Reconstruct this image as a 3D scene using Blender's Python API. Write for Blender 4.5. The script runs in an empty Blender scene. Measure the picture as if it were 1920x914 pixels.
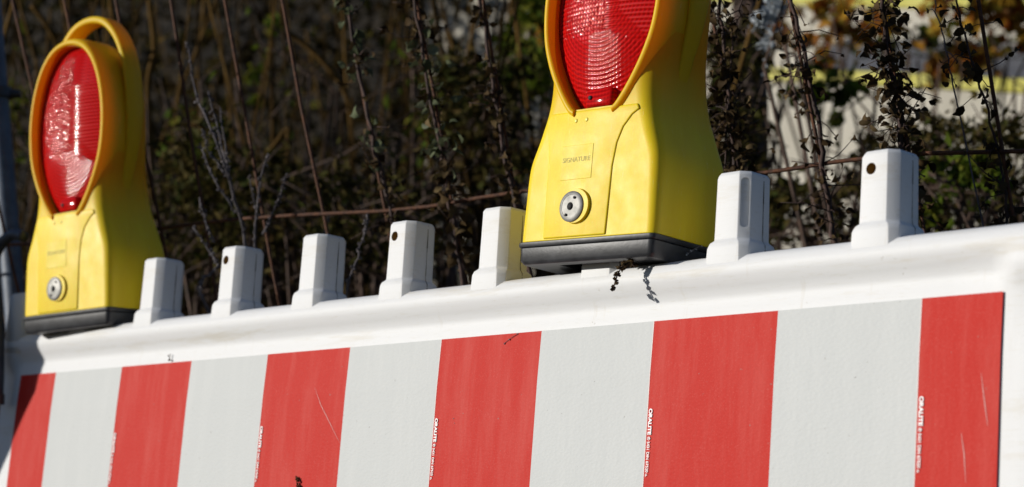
import bpy, bmesh, math, random
from mathutils import Vector, Matrix, noise
random.seed(11)
R = math.radians
scene = bpy.context.scene
COL = scene.collection

# ------------------------------------------------------------ camera frame
FPX = 3900.0
PITCH = math.atan(494/FPX)
PHI = math.atan(3800/(FPX/math.cos(PITCH)))
F0 = Vector((-math.cos(PHI), math.sin(PHI), 0)); RT = Vector((math.sin(PHI), math.cos(PHI), 0)); ZU = Vector((0, 0, 1))
FW = F0*math.cos(PITCH) + ZU*math.sin(PITCH); UP = RT.cross(FW)
def ray(x, y): return RT*((x-960)/FPX) + UP*((457-y)/FPX) + FW
CAM = Vector((0, 0, .95)) - ray(100.5, 699)*(.7105*.15/.0396)
def at(x, y, d): return CAM + ray(x, y)*d          # a point seen at this place, d metres off
def on_plane(x, y, p, n):
    r = ray(x, y); return CAM + r*((p-CAM).dot(n)/r.dot(n))

# ------------------------------------------------------------ helpers
class MB:
    def __init__(s): s.v = []; s.f = []; s.m = []
    def add(s, vs, fs, mi=0):
        n = len(s.v); s.v += [tuple(v) for v in vs]; s.f += [tuple(i+n for i in f) for f in fs]; s.m += [mi]*len(fs)
    def box(s, a, b, mi=0):
        x0, y0, z0 = a; x1, y1, z1 = b
        s.add([(x0,y0,z0),(x1,y0,z0),(x1,y1,z0),(x0,y1,z0),(x0,y0,z1),(x1,y0,z1),(x1,y1,z1),(x0,y1,z1)],
              [(0,3,2,1),(4,5,6,7),(0,1,5,4),(1,2,6,5),(2,3,7,6),(3,0,4,7)], mi)
    def tube(s, pts, rad, n=6, mi=0):
        pts = [Vector(p) for p in pts]; rings = []
        ref = Vector((.31, .52, .79)); L = len(pts)
        vs = []
        for i, p in enumerate(pts):
            t = (pts[min(i+1, L-1)] - pts[max(i-1, 0)]).normalized()
            u = t.cross(ref).normalized(); w = t.cross(u)
            r = rad[i] if isinstance(rad, (list, tuple)) else rad
            for k in range(n):
                a = 2*math.pi*k/n; vs.append(p + u*math.cos(a)*r + w*math.sin(a)*r)
        fs = [(i*n+k, i*n+(k+1)%n, (i+1)*n+(k+1)%n, (i+1)*n+k) for i in range(L-1) for k in range(n)]
        fs += [tuple(range(n-1, -1, -1)), tuple((L-1)*n+k for k in range(n))]
        s.add(vs, fs, mi)
    def loft(s, rings, caps=True, mi=0):
        n = len(rings[0]); vs = [p for r in rings for p in r]
        fs = [(i*n+k, i*n+(k+1)%n, (i+1)*n+(k+1)%n, (i+1)*n+k) for i in range(len(rings)-1) for k in range(n)]
        if caps: fs += [tuple(range(n-1, -1, -1)), tuple((len(rings)-1)*n+k for k in range(n))]
        s.add(vs, fs, mi)
    def build(s, name, mats, parent=None, smooth=True, fix=True):
        me = bpy.data.meshes.new(name); me.from_pydata(s.v, [], s.f)
        if not isinstance(mats, (list, tuple)): mats = [mats]
        for m in mats: me.materials.append(m)
        if len(mats) > 1: me.polygons.foreach_set('material_index', s.m)
        if smooth: me.polygons.foreach_set('use_smooth', [True]*len(s.f))
        if fix:
            bm = bmesh.new(); bm.from_mesh(me); bmesh.ops.recalc_face_normals(bm, faces=bm.faces); bm.to_mesh(me); bm.free()
        me.update()
        o = bpy.data.objects.new(name, me); COL.objects.link(o)
        if parent: o.parent = parent
        return o

def sharp(o, ang=32):
    o.data.set_sharp_from_angle(angle=R(ang)); return o
def bevel(o, w, seg=3, ang=35):
    m = o.modifiers.new('bevel', 'BEVEL'); m.width = w; m.segments = seg; m.limit_method = 'ANGLE'; m.angle_limit = R(ang); m.harden_normals = False
    return o
def bake(o):
    bpy.context.view_layer.update()
    dg = bpy.context.evaluated_depsgraph_get()
    me = bpy.data.meshes.new_from_object(o.evaluated_get(dg)); o.modifiers.clear(); o.data = me; return o
def boolean(o, cutters):
    for c in cutters:
        m = o.modifiers.new('cut', 'BOOLEAN'); m.object = c; m.operation = 'DIFFERENCE'; m.solver = 'EXACT'
    bake(o)
    for c in cutters: bpy.data.objects.remove(c)
    return o
def tag(o, label=None, cat=None, group=None, kind=None):
    if label: o['label'] = label
    if cat: o['category'] = cat
    if group: o['group'] = group
    if kind: o['kind'] = kind
    return o
def empty(name, loc=(0, 0, 0), rot=None):
    o = bpy.data.objects.new(name, None); COL.objects.link(o); o.location = loc; o.empty_display_size = .05
    if rot is not None: o.rotation_euler = rot
    return o
def copy_tree(o, parent=None):
    c = o.copy(); COL.objects.link(c); c.parent = parent
    for ch in [x for x in bpy.data.objects if x.parent == o]: copy_tree(ch, c)
    return c
def text_mb(txt, size, mat, name, parent, bold=0.0, depth=.0002):
    cu = bpy.data.curves.new(name, 'FONT'); cu.body = txt; cu.size = size; cu.extrude = depth; cu.offset = bold
    t = bpy.data.objects.new(name+'_c', cu); COL.objects.link(t)
    bpy.context.view_layer.update(); dg = bpy.context.evaluated_depsgraph_get()
    me = bpy.data.meshes.new_from_object(t.evaluated_get(dg)); bpy.data.objects.remove(t)
    me.materials.clear(); me.materials.append(mat)
    return me

# ------------------------------------------------------------ materials
def nodes(name):
    m = bpy.data.materials.new(name); m.use_nodes = True
    nt = m.node_tree; b = nt.nodes['Principled BSDF']; return m, nt, b
def nd(nt, t, **kw):
    n = nt.nodes.new(t)
    for k, v in kw.items():
        if k in n.inputs.keys(): n.inputs[k].default_value = v
        else: setattr(n, k, v)
    return n
def coords(nt, scale=(1, 1, 1), kind='Object'):
    tc = nd(nt, 'ShaderNodeTexCoord'); mp = nd(nt, 'ShaderNodeMapping'); mp.inputs['Scale'].default_value = scale
    nt.links.new(tc.outputs[kind], mp.inputs['Vector']); return mp.outputs['Vector']
def nz(nt, vec, scale, detail=4, rough=.55):
    n = nd(nt, 'ShaderNodeTexNoise', Scale=scale, Detail=detail, Roughness=rough); nt.links.new(vec, n.inputs['Vector']); return n.outputs['Fac']
def ramp(nt, fac, stops):
    r = nd(nt, 'ShaderNodeValToRGB'); e = r.color_ramp.elements
    while len(e) < len(stops): e.new(.5)
    for q, (p, c) in zip(e, stops): q.position = p; q.color = (*c, 1) if len(c) == 3 else c
    nt.links.new(fac, r.inputs['Fac']); return r.outputs['Color']
def mix(nt, fac, a, b):
    m = nd(nt, 'ShaderNodeMix', data_type='RGBA')
    for s, v in ((0, fac), (6, a), (7, b)):
        if hasattr(v, 'is_output'): nt.links.new(v, m.inputs[s])
        else: m.inputs[s].default_value = v if s == 0 else (*v, 1)
    return m.outputs[2]
def bump(nt, b, h, strength, dist=.001):
    n = nd(nt, 'ShaderNodeBump', Strength=strength, Distance=dist); nt.links.new(h, n.inputs['Height'])
    nt.links.new(n.outputs['Normal'], b.inputs['Normal']); return n
G = lambda v: (v, v, v)

def simple(name, c1, c2, scale=30, rough=.5, bs=.2, bd=.001, metal=0, stretch=(1, 1, 1), spec=.5):
    m, nt, b = nodes(name); v = coords(nt, stretch); f = nz(nt, v, scale)
    nt.links.new(ramp(nt, f, [(.35, c1), (.68, c2)]), b.inputs['Base Color'])
    b.inputs['Roughness'].default_value = rough; b.inputs['Metallic'].default_value = metal
    b.inputs['Specular IOR Level'].default_value = spec
    bump(nt, b, nz(nt, v, scale*3), bs, bd); return m

def white_plastic():
    m, nt, b = nodes('white_plastic')
    v = coords(nt, (1, 6, 9)); v1 = coords(nt)
    streak = ramp(nt, nz(nt, v, 5, 8, .7), [(.56, G(0)), (.78, G(1))])
    spots = ramp(nt, nz(nt, v1, 160, 3, .6), [(.70, G(0)), (.76, G(1))])
    pat = ramp(nt, nz(nt, v1, 9, 3), [(.4, G(0)), (.7, G(.6))])
    mm = nd(nt, 'ShaderNodeMath', operation='MULTIPLY'); nt.links.new(spots, mm.inputs[0]); nt.links.new(pat, mm.inputs[1])
    scf = ramp(nt, nz(nt, coords(nt, (1.2, 3, 14)), 34, 9, .8), [(.55, G(0)), (.67, G(.6))])
    stain = ramp(nt, nz(nt, coords(nt, (22, 8, 2.0)), 4, 8, .75), [(.60, G(0)), (.78, G(.6))])
    c = mix(nt, streak, (.66, .665, .67), (.55, .51, .43)); c = mix(nt, stain, c, (.52, .48, .40)); c = mix(nt, scf, c, (.56, .54, .48))
    c = mix(nt, mm.outputs[0], c, (.30, .26, .20))
    nt.links.new(c, b.inputs['Base Color'])
    b.inputs['Roughness'].default_value = .5; b.inputs['Specular IOR Level'].default_value = .16; b.inputs['Subsurface Weight'].default_value = .08
    b.inputs['Subsurface Radius'].default_value = (1, 1, 1); b.inputs['Subsurface Scale'].default_value = .004
    bump(nt, b, nz(nt, v1, 220, 4), .12, .0006); return m

def yellow_plastic(name, c1, c2, trans=0.0, rough=.36, grad=False):
    m, nt, b = nodes(name); v = coords(nt); vz = coords(nt, (3, 3, .6))
    c = ramp(nt, nz(nt, vz, 14, 6, .65), [(.4, c1), (.7, c2)])
    scr = ramp(nt, nz(nt, coords(nt, (6, 6, .5)), 60, 8, .8), [(.60, G(0)), (.68, G(.6))])
    c = mix(nt, scr, c, (.86, .80, .36))
    if grad:   # amber glow of sun through the head, put into its colour
        tc = nd(nt, 'ShaderNodeTexCoord'); sx = nd(nt, 'ShaderNodeSeparateXYZ'); nt.links.new(tc.outputs['Object'], sx.inputs[0])
        mr = nd(nt, 'ShaderNodeMapRange'); mr.inputs[1].default_value = .13; mr.inputs[2].default_value = .20; nt.links.new(sx.outputs['Z'], mr.inputs[0])
        c = mix(nt, mr.outputs[0], c, (.82, .57, .006))
    nt.links.new(c, b.inputs['Base Color']); b.inputs['Roughness'].default_value = rough; b.inputs['Specular IOR Level'].default_value = .32
    nt.links.new(ramp(nt, nz(nt, v, 40, 4), [(.3, G(rough+.08)), (.7, G(rough+.2))]), b.inputs['Roughness'])
    b.inputs['Subsurface Weight'].default_value = .22; b.inputs['Subsurface Scale'].default_value = .005
    b.inputs['Subsurface Radius'].default_value = (1.0, .45, .02)
    bump(nt, b, nz(nt, v, 120, 5, .6), .10, .0008)
    if trans:
        out = nt.nodes['Material Output']; tr = nd(nt, 'ShaderNodeBsdfTranslucent'); tr.inputs['Color'].default_value = (1.0, .42, .004, 1)
        ms = nd(nt, 'ShaderNodeMixShader', Fac=trans); nt.links.new(b.outputs[0], ms.inputs[1]); nt.links.new(tr.outputs[0], ms.inputs[2])
        nt.links.new(ms.outputs[0], out.inputs['Surface'])
        if grad:
            ml = nd(nt, 'ShaderNodeMath', operation='MULTIPLY'); ml.inputs[1].default_value = trans; nt.links.new(mr.outputs[0], ml.inputs[0]); nt.links.new(ml.outputs[0], ms.inputs[0])
    return m

def sheet_mat(name, base, worn, wear, spec):
    m, nt, b = nodes(name); v = coords(nt)
    w1 = ramp(nt, nz(nt, coords(nt, (5, 1, .7)), 9, 8, .7), [(.45, G(0)), (.8, G(wear))])
    w2 = ramp(nt, nz(nt, v, 900, 2, .5), [(.58, G(0)), (.70, G(wear*.8))])
    sc = ramp(nt, nz(nt, coords(nt, (14, 1, .5)), 26, 10, .85), [(.66, G(0)), (.70, G(wear*.8))])
    c = mix(nt, w1, base, worn); c = mix(nt, w2, c, worn); c = mix(nt, sc, c, worn)
    sp = ramp(nt, nz(nt, v, 260, 2, .4), [(.76, G(0)), (.79, G(.6))])
    c = mix(nt, sp, c, (.22, .2, .18))
    nt.links.new(c, b.inputs['Base Color']); b.inputs['Roughness'].default_value = .6; b.inputs['Specular IOR Level'].default_value = spec
    vo = nd(nt, 'ShaderNodeTexVoronoi', Scale=240.0); nt.links.new(coords(nt, (1, 1, 1.6)), vo.inputs['Vector'])
    ad = nd(nt, 'ShaderNodeMath', operation='ADD'); nt.links.new(vo.outputs['Distance'], ad.inputs[0]); nt.links.new(nz(nt, v, 25, 3), ad.inputs[1])
    bump(nt, b, ad.outputs[0], .3, .0006); return m

def lens_mat():
    m, nt, b = nodes('red_lens'); tc = nd(nt, 'ShaderNodeTexCoord'); sx = nd(nt, 'ShaderNodeSeparateXYZ')
    nt.links.new(tc.outputs['Object'], sx.inputs[0])
    def M(op, a, c=None, **k):
        n = nd(nt, 'ShaderNodeMath', operation=op)
        for i, q in enumerate((a, c)):
            if q is None: continue
            if hasattr(q, 'is_output'): nt.links.new(q, n.inputs[i])
            else: n.inputs[i].default_value = q
        return n.outputs[0]
    X = sx.outputs['X']; Z = sx.outputs['Z']
    zc = M('SUBTRACT', Z, .255)
    rr = M('SQRT', M('ADD', M('MULTIPLY', X, X), M('MULTIPLY', zc, zc)))
    ringp = M('ABSOLUTE', M('SINE', M('MULTIPLY', rr, math.pi/.0042)))
    cellx = M('ABSOLUTE', M('SINE', M('MULTIPLY', X, math.pi/.0042)))
    zo = M('ADD', .152, M('DIVIDE', M('SUBTRACT', Z, .152), 1.085)); cellz = M('ABSOLUTE', M('SINE', M('MULTIPLY', zo, math.pi/.0042)))
    cells = M('MULTIPLY', cellx, cellz)
    # patches of prisms: cell field in the middle, ribs to the right, rings below
    low = M('LESS_THAN', zc, -.028)
    rightz = M('GREATER_THAN', X, .004)
    h0 = M('ADD', M('MULTIPLY', M('SUBTRACT', 1.0, rightz), M('MULTIPLY', cells, 1.1)), M('MULTIPLY', rightz, cellz))
    h = M('ADD', M('MULTIPLY', low, ringp), M('MULTIPLY', M('SUBTRACT', 1.0, low), h0))
    h = M('ADD', h, M('MULTIPLY', cellz, .15))
    pass
    col = mix(nt, ringp, (.55, .006, .005), (.27, .002, .002)); col = mix(nt, M('MULTIPLY', cells, .4), col, (.70, .015, .012))
    nt.links.new(col, b.inputs['Base Color'])
    b.inputs['Roughness'].default_value = .1; b.inputs['Specular IOR Level'].default_value = .04
    b.inputs['IOR'].default_value = 1.5; b.inputs['Transmission Weight'].default_value = .10
    # sparkle on the prism fields, painted as brighter red and stronger specular
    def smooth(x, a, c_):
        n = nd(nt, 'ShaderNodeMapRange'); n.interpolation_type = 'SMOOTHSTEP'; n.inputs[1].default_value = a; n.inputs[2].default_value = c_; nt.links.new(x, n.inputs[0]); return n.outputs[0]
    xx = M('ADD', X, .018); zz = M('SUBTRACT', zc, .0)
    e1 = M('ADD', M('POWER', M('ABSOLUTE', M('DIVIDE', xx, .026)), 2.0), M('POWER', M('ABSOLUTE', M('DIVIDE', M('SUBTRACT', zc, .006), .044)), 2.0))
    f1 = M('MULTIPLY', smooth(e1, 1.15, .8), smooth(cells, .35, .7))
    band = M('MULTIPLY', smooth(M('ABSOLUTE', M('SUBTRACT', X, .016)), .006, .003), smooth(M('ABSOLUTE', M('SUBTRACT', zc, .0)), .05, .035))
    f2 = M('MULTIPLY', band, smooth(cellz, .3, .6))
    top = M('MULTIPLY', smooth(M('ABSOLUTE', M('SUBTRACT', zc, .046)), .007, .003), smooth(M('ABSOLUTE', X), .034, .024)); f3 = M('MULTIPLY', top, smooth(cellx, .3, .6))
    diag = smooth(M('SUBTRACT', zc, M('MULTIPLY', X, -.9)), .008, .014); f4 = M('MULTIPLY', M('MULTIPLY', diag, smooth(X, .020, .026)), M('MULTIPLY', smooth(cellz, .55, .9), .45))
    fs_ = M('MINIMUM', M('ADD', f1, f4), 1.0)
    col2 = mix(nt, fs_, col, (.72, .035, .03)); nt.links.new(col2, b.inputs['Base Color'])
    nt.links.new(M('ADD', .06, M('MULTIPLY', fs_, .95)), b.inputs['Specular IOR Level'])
    b.inputs['Roughness'].default_value = .085
    return m

def refl_mat():
    m, nt, b = nodes('lamp_reflector'); v = coords(nt)
    vo = nd(nt, 'ShaderNodeTexVoronoi', Scale=120.0); nt.links.new(v, vo.inputs['Vector'])
    b.inputs['Base Color'].default_value = (.9, .85, .85, 1); b.inputs['Metallic'].default_value = .7; b.inputs['Roughness'].default_value = .25
    bump(nt, b, vo.outputs['Distance'], .8, .003); return m

def leafy(name, cols, trans=.25, rough=.7):
    m, nt, b = nodes(name); out = nt.nodes['Material Output']
    g = nd(nt, 'ShaderNodeNewGeometry'); n = len(cols)
    r = nd(nt, 'ShaderNodeValToRGB'); r.color_ramp.interpolation = 'LINEAR'; e = r.color_ramp.elements
    while len(e) < n: e.new(.5)
    for i, c in enumerate(cols): e[i].position = i/(n-1); e[i].color = (*c, 1)
    nt.links.new(g.outputs['Random Per Island'], r.inputs['Fac'])
    nt.links.new(r.outputs['Color'], b.inputs['Base Color']); b.inputs['Roughness'].default_value = rough
    b.inputs['Specular IOR Level'].default_value = .06
    tr = nd(nt, 'ShaderNodeBsdfTranslucent'); nt.links.new(r.outputs['Color'], tr.inputs['Color'])
    ms = nd(nt, 'ShaderNodeMixShader', Fac=trans); nt.links.new(b.outputs[0], ms.inputs[1]); nt.links.new(tr.outputs[0], ms.inputs[2])
    nt.links.new(ms.outputs[0], out.inputs['Surface']); return m

M = {}
M['white'] = white_plastic()
M['holewall'] = simple('dirty_hole', (.28, .17, .05), (.4, .27, .10), 90, .8)
M['seam'] = simple('dirty_seam', (.10, .09, .07), (.35, .33, .30), 90, .8)
M['yellow'] = yellow_plastic('yellow_plastic', (.73, .525, .004), (.78, .595, .010))
M['hood'] = yellow_plastic('amber_yellow_plastic', (.80, .60, .006), (.84, .64, .012), .38, .34)
M['body'] = yellow_plastic('yellow_body_plastic', (.73, .525, .004), (.78, .595, .010), trans=.55, grad=True)
M['step_shade'] = yellow_plastic('amber_step_shade', (.74, .38, .006), (.78, .42, .008), 0, .4)  # darker amber stands in for shade on the step
M['black'] = simple('black_plastic', (.016, .017, .020), (.036, .038, .043), 60, .45, .3, .0006)
M['red'] = sheet_mat('red_reflective_film', (.47, .018, .010), (.56, .11, .09), .48, .12)
M['grey'] = sheet_mat('white_reflective_film', (.52, .535, .53), (.59, .60, .59), .5, .12)
M['pink'] = simple('film_edge', (.62, .42, .40), (.68, .50, .48), 100, .5)
M['print'] = simple('white_print', (.80, .76, .76), (.86, .82, .82), 300, .5)
M['lens'] = lens_mat(); M['refl'] = refl_mat()
M['zinc'] = simple('zinc', (.16, .16, .15), (.26, .255, .24), 90, .55, .3, .0005, .55)
M['dark'] = simple('dark_hole', (.01, .01, .01), (.02, .02, .02), 20, .8)
M['faded'] = simple('faded_print', (.28, .24, .03), (.60, .47, .03), 260, .6)
M['emboss'] = simple('embossed_yellow', (.86, .72, .10), (.90, .78, .2), 80, .35)
M['rust'] = simple('rusty_steel', (.04, .012, .003), (.11, .036, .009), 130, .8, .8, .001)
M['steel'] = simple('painted_steel', (.05, .07, .11), (.09, .12, .17), 40, .5)
M['darksteel'] = simple('dark_steel', (.02, .028, .045), (.035, .045, .07), 40, .5)
M['galv'] = simple('galvanised_steel', (.35, .36, .37), (.5, .5, .5), 60, .5, .2, .001, .6)
M['stem'] = simple('brown_stem', (.035, .022, .015), (.09, .05, .032), 90, .85, .5)
M['redstem'] = simple('reddish_stem', (.022, .011, .008), (.06, .028, .02), 90, .8, .5)
M['greystem'] = simple('grey_stem', (.055, .048, .055), (.13, .115, .12), 90, .9, .5)
M['dryleaf'] = leafy('dried_leaves', [(.018, .011, .005), (.045, .028, .012), (.08, .052, .024), (.025, .016, .007), (.12, .085, .04)], .12)
M['olive'] = leafy('olive_leaves', [(.06, .07, .035), (.13, .15, .085), (.04, .045, .02), (.20, .22, .14)], .25)
M['bud'] = leafy('grey_buds', [(.08, .07, .075), (.16, .145, .15), (.06, .05, .05)], .1)
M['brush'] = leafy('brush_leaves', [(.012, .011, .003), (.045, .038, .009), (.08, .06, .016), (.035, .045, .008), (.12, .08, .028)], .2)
M['green'] = leafy('green_leaves', [(.05, .08, .008), (.10, .14, .012), (.04, .055, .01), (.24, .24, .03)], .35)
M['autumn'] = leafy('autumn_leaves', [(.35, .12, .015), (.22, .06, .015), (.50, .30, .03), (.10, .04, .02), (.40, .33, .05)], .35)
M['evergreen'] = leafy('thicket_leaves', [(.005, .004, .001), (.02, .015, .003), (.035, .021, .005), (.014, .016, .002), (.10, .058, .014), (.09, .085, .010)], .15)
M['straw'] = simple('dry_stalk', (.012, .007, .002), (.13, .075, .022), 3, .9, .5, .001, 0, (1, 1, 1), .05)
M['cream'] = simple('cream_render', (.50, .465, .38), (.62, .58, .49), 7, .9, .4, .003)
M['paint'] = simple('yellow_paint', (.52, .48, .07), (.66, .61, .17), 20, .6, .3, .002)
M['paving'] = simple('grey_paving', (.11, .11, .12), (.19, .185, .19), 9, .85, .4, .004, 0, (1, 1, 6))
M['soil'] = simple('leaf_litter', (.016, .011, .005), (.05, .034, .014), 9, .95, .8, .03)
M['ground'] = simple('gravel_ground', (.07, .06, .05), (.14, .125, .105), 30, .95, .8, .01)

# ------------------------------------------------------------ barrier frame (leans back a little)
LEAN = R(4.6)
ORG = Vector((0, 0, .95))
LM = Matrix.Rotation(-LEAN, 4, 'X')
def W(s, t, w): return ORG + LM @ Vector((s, t, w))
root = empty('barrier', ORG + LM @ Vector((.67, .02, -.95)), (-LEAN, 0, 0))
tag(root, 'white plastic road barrier with red and white reflective stripes under the two warning lamps', 'barrier')
def bx(s, w): return (s-.67, w+.95)      # to the barrier's own axes; t shifts by .02
def T(p): return Vector((p[0]-.67, p[1]-.02, p[2]+.95))

# moulded panel: profile swept along the board
def profile(e=0.0):   # e: 0 = rail shape, 1 = plain end column
    pr = [(-.0085, -.30), (-.0025, -.05), (0.0, 0.0), (.0003, .007), (.0016, .013), (.0012, .019), (-.0030, .026), (-.0072, .034), (-.0088, .041), (-.0072, .048), (-.0015, .0535), (.008, .0565),
          (.022, .0575), (.036, .056), (.044, .050), (.048, .040), (.048, .0), (.050, -.30)]
    out = []
    for t, w in pr:
        if -.001 < w < .03: t = t*(1-e) + (-.0085)*e*(min(1, w/.02))
        out.append((t, w))
    return out
mb = MB(); rings = []
SA, SB = -.125, 1.50
stations = [(SA, 1, .9), (SA+.004, 1, 1), (-.105, 1, 1), (-.095, .6, 1), (-.085, .15, 1), (-.078, 0, 1)] + [(-.06+i*.0572, 0, 1) for i in range(26)] + [(1.412, 0, 1), (1.422, .3, 1), (1.432, .8, 1), (1.44, 1, 1), (SB-.004, 1, 1), (SB, 1, .9)]
def mound(s): return .0022*math.exp(-((s-.055)/.03)**2)
for s, e, k in stations:
    rings.append([T((s, (t-.02)*k+.02, w)) for t, w in profile(e)])
mb.loft(rings)
panel = mb.build('panel', M['white'], root)
bevel(panel, .0015, 2, 50); sharp(panel, 50)
# end blocks on the panel
def rrect(hx, hy, ch, n=3):
    pts = []
    for cx, cy, a0 in ((hx-ch, hy-ch, 0), (-hx+ch, hy-ch, 90), (-hx+ch, -hy+ch, 180), (hx-ch, -hy+ch, 270)):
        for i in range(n+1):
            a = R(a0+90*i/n); pts.append((cx+ch*math.cos(a), cy+ch*math.sin(a)))
    return pts
def end_block(sc, hx, top, name='end_block'):
    b = MB(); rs = []
    for w, k in ((.03, 1.0), (top-.012, .97), (top-.004, .93), (top-.001, .85), (top, .7)):
        rs.append([T((sc+x*k, .018+y*k, w)) for x, y in rrect(hx, .026, .010)])
    b.loft(rs); return b.build(name, M['white'], root)
end_block(-.098, .026, .112); end_block(1.478, .022, .082)
# knobs
def knob_mesh(hole, oval):
    b = MB(); rs = []
    def oc(hx, hy, ch, w, y0=0):
        pts = [(hx-ch, -hy), (hx, -hy+ch), (hx, hy-ch), (hx-ch, hy), (-hx+ch, hy), (-hx, hy-ch), (-hx, -hy+ch), (-hx+ch, -hy)]
        return [Vector((x, y+y0, w)) for x, y in pts]
    rs = [oc(.0252, .0262, .006, .040), oc(.0250, .0256, .007, .0625), oc(.0244, .0246, .0078, .0662), oc(.0218, .0224, .0085, .0688),
          oc(.0213, .0217, .0085, .0700), oc(.0210, .0213, .0085, .100), oc(.0207, .0210, .0085, .1295), oc(.0185, .0188, .0078, .1328)]
    b.loft(rs)
    o = b.build('knob', M['white'], None)
    m = bevel(o, .0018, 3, 12).modifiers[0]
    bake(o)
    for p in o.data.polygons: p.use_smooth = True
    cut = []
    if hole:
        c = MB(); c.tube([(-.0045, -.05, .1165), (-.0045, .05, .1165)], .0052, 24); cut.append(c.build('c', M['dark']))
    if oval:
        c = MB(); n = Vector((.7071, -.7071, 0)); u = Vector((.7071, .7071, 0)); base = Vector((.0161, -.0165, 0)); ring0 = []; ring1 = []
        for i in range(24):
            a = 2*math.pi*i/24; x = .0042*math.cos(a); z = .103 + .0042*math.sin(a) + (.019 if math.sin(a) > 0 else -.019)
            q = base + u*x + Vector((0, 0, z)); ring0.append(q - n*.0012); ring1.append(q + n*.02)
        c.loft([ring0, ring1]); cut.append(c.build('c', M['white']))
    if cut: boolean(o, cut)
    if hole:
        o.data.materials.append(M['holewall'])
        for p in o.data.polygons:
            if math.hypot(p.center.x+.0045, p.center.z-.1165) < .0056 and abs(p.normal.y) < .6: p.material_index = len(o.data.materials)-1
    sharp(o, 40)
    return o
kproto = {}
knob_s = [(.058, 0, 0), (.2035, 0, 0), (.3655, 1, 0), (.5185, 0, 0), (.6695, 1, 0), (.8150, 0, 0), (.9720, 0, 0), (1.1315, 0, 1), (1.2955, 1, 0)]
for s, h, ov in knob_s:
    key = (h, ov)
    if key not in kproto:
        kproto[key] = knob_mesh(h, ov); k = kproto[key]
        sm = MB()   # mould seam down the side, a little dirty
        zz = [.1300, .118, .105, .09, .075, .0690, .0658, .060, .056]
        xx = [.0204, .0208, .0209, .0211, .0213, .0219, .0246, .0249, .0251]
        for i in range(len(zz)-1):
            z0, z1 = zz[i], zz[i+1]; w0 = .0003+.0004*random.random()
            sm.add([(xx[i]+.0002, .004-w0, z0), (xx[i]+.0002, .004+w0, z0), (xx[i+1]+.0002, .004+w0*1.2, z1), (xx[i+1]+.0002, .004-w0*1.2, z1)], [(0, 1, 2, 3)])
        so = sm.build('mould_seam', M['seam'], k, False, False)
        k.parent = root; src = k
    else:
        src = copy_tree(kproto[key], root)
    src.location = T((s, .0185, 0))
    src.rotation_euler = (0, 0, 0)
# reflective film on the face
bounds = [-.077, .009, .1605, .3080, .4560, .6025, .7505, .8975, 1.0465, 1.1938, 1.3460, 1.4240]
def sheet_y(w): return (w*.05 if w > -.05 else -.0025 + (w+.05)*.024) - .0016
mb = MB(); edges = []; ws = [-.0005, -.05, -.15, -.265]
for i in range(11):
    a, c = bounds[i], bounds[i+1]; n = 3
    for j in range(len(ws)-1):
        mb.add([T((a, sheet_y(ws[j]), ws[j])), T((c, sheet_y(ws[j]), ws[j])), T((c, sheet_y(ws[j+1]), ws[j+1])), T((a, sheet_y(ws[j+1]), ws[j+1]))], [(0, 3, 2, 1)], i % 2)
    if i % 2 == 0 and i > 0:
        ed = MB(); edges.append(ed)
        for j in range(len(ws)-1):
            ed.add([T((a-.0004, sheet_y(ws[j])-.0004, ws[j])), T((a+.0003, sheet_y(ws[j])-.0004, ws[j])), T((a+.0003, sheet_y(ws[j+1])-.0004, ws[j+1])), T((a-.0004, sheet_y(ws[j+1])-.0004, ws[j+1]))], [(0, 3, 2, 1)])
sheet = mb.build('reflective_sheet', [M['red'], M['grey']], root, False, True)
m = sheet.modifiers.new('thick', 'SOLIDIFY'); m.thickness = .0004; m.offset = 0

for ed in edges: ed.build('film_edge', M['pink'], sheet, False, False)
M['scratch'] = simple('scratched_film', (.62, .30, .28), (.72, .45, .42), 300, .7)
for line in ([(592, 728), (604, 760), (622, 795), (641, 832)], [(1842, 700), (1850, 760), (1856, 800)], [(1806, 812), (1812, 850), (1816, 905)]):
    q = MB(); nv = LM @ Vector((0, 1, 0)); li = LM.inverted(); pts = []
    for x, y in line:
        for _ in range(3):
            p = li @ (on_plane(x, y, ORG + nv*-.003, nv) - ORG); p.y = sheet_y(p.z)-.0005
        pts.append(p)
    vs = []
    for k, p in enumerate(pts):
        wv = .00035 if 0 < k < len(pts)-1 else .0001
        vs += [T((p.x-wv, p.y, p.z)), T((p.x+wv, p.y, p.z))]
    q.add(vs, [(2*k, 2*k+1, 2*k+3, 2*k+2) for k in range(len(pts)-1)]); q.build('scratch', M['scratch'], sheet, False, False)
def face_rot(w):
    sl = math.atan(.12) if w > -.05 else math.atan(.08)
    return sl
t1 = text_mb('ORALITE', .0056, M['print'], 'lettering', None, .00022)
t2 = text_mb('\u00ae 5431 DIN 67520 u.', .0044, M['print'], 'lettering', None, .00008)
def scale_text(me, L):
    xs = [v.co.x for v in me.vertices]; k = L/(max(xs)-min(xs))
    for v in me.vertices: v.co.x *= k
scale_text(t1, .0245); scale_text(t2, .0370)
for i in (2, 4, 6, 8, 10):
    a = bounds[i]; w0 = -.0830
    for me, off in ((t1, 0), (t2, .0262)):
        o = bpy.data.objects.new('lettering', me); COL.objects.link(o); o.parent = sheet
        w = w0-off
        # text runs downwards, letter tops to the right
        sl = math.atan(.024); down = Vector((0, -math.sin(sl), -math.cos(sl))); right = Vector((1, 0, 0)); nrm = Vector((0, -math.cos(sl), math.sin(sl)))
        mt = Matrix((down, right, nrm)).transposed().to_4x4(); mt.translation = T((a+.0026, sheet_y(w)-.0009, w)); o.matrix_local = mt
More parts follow.
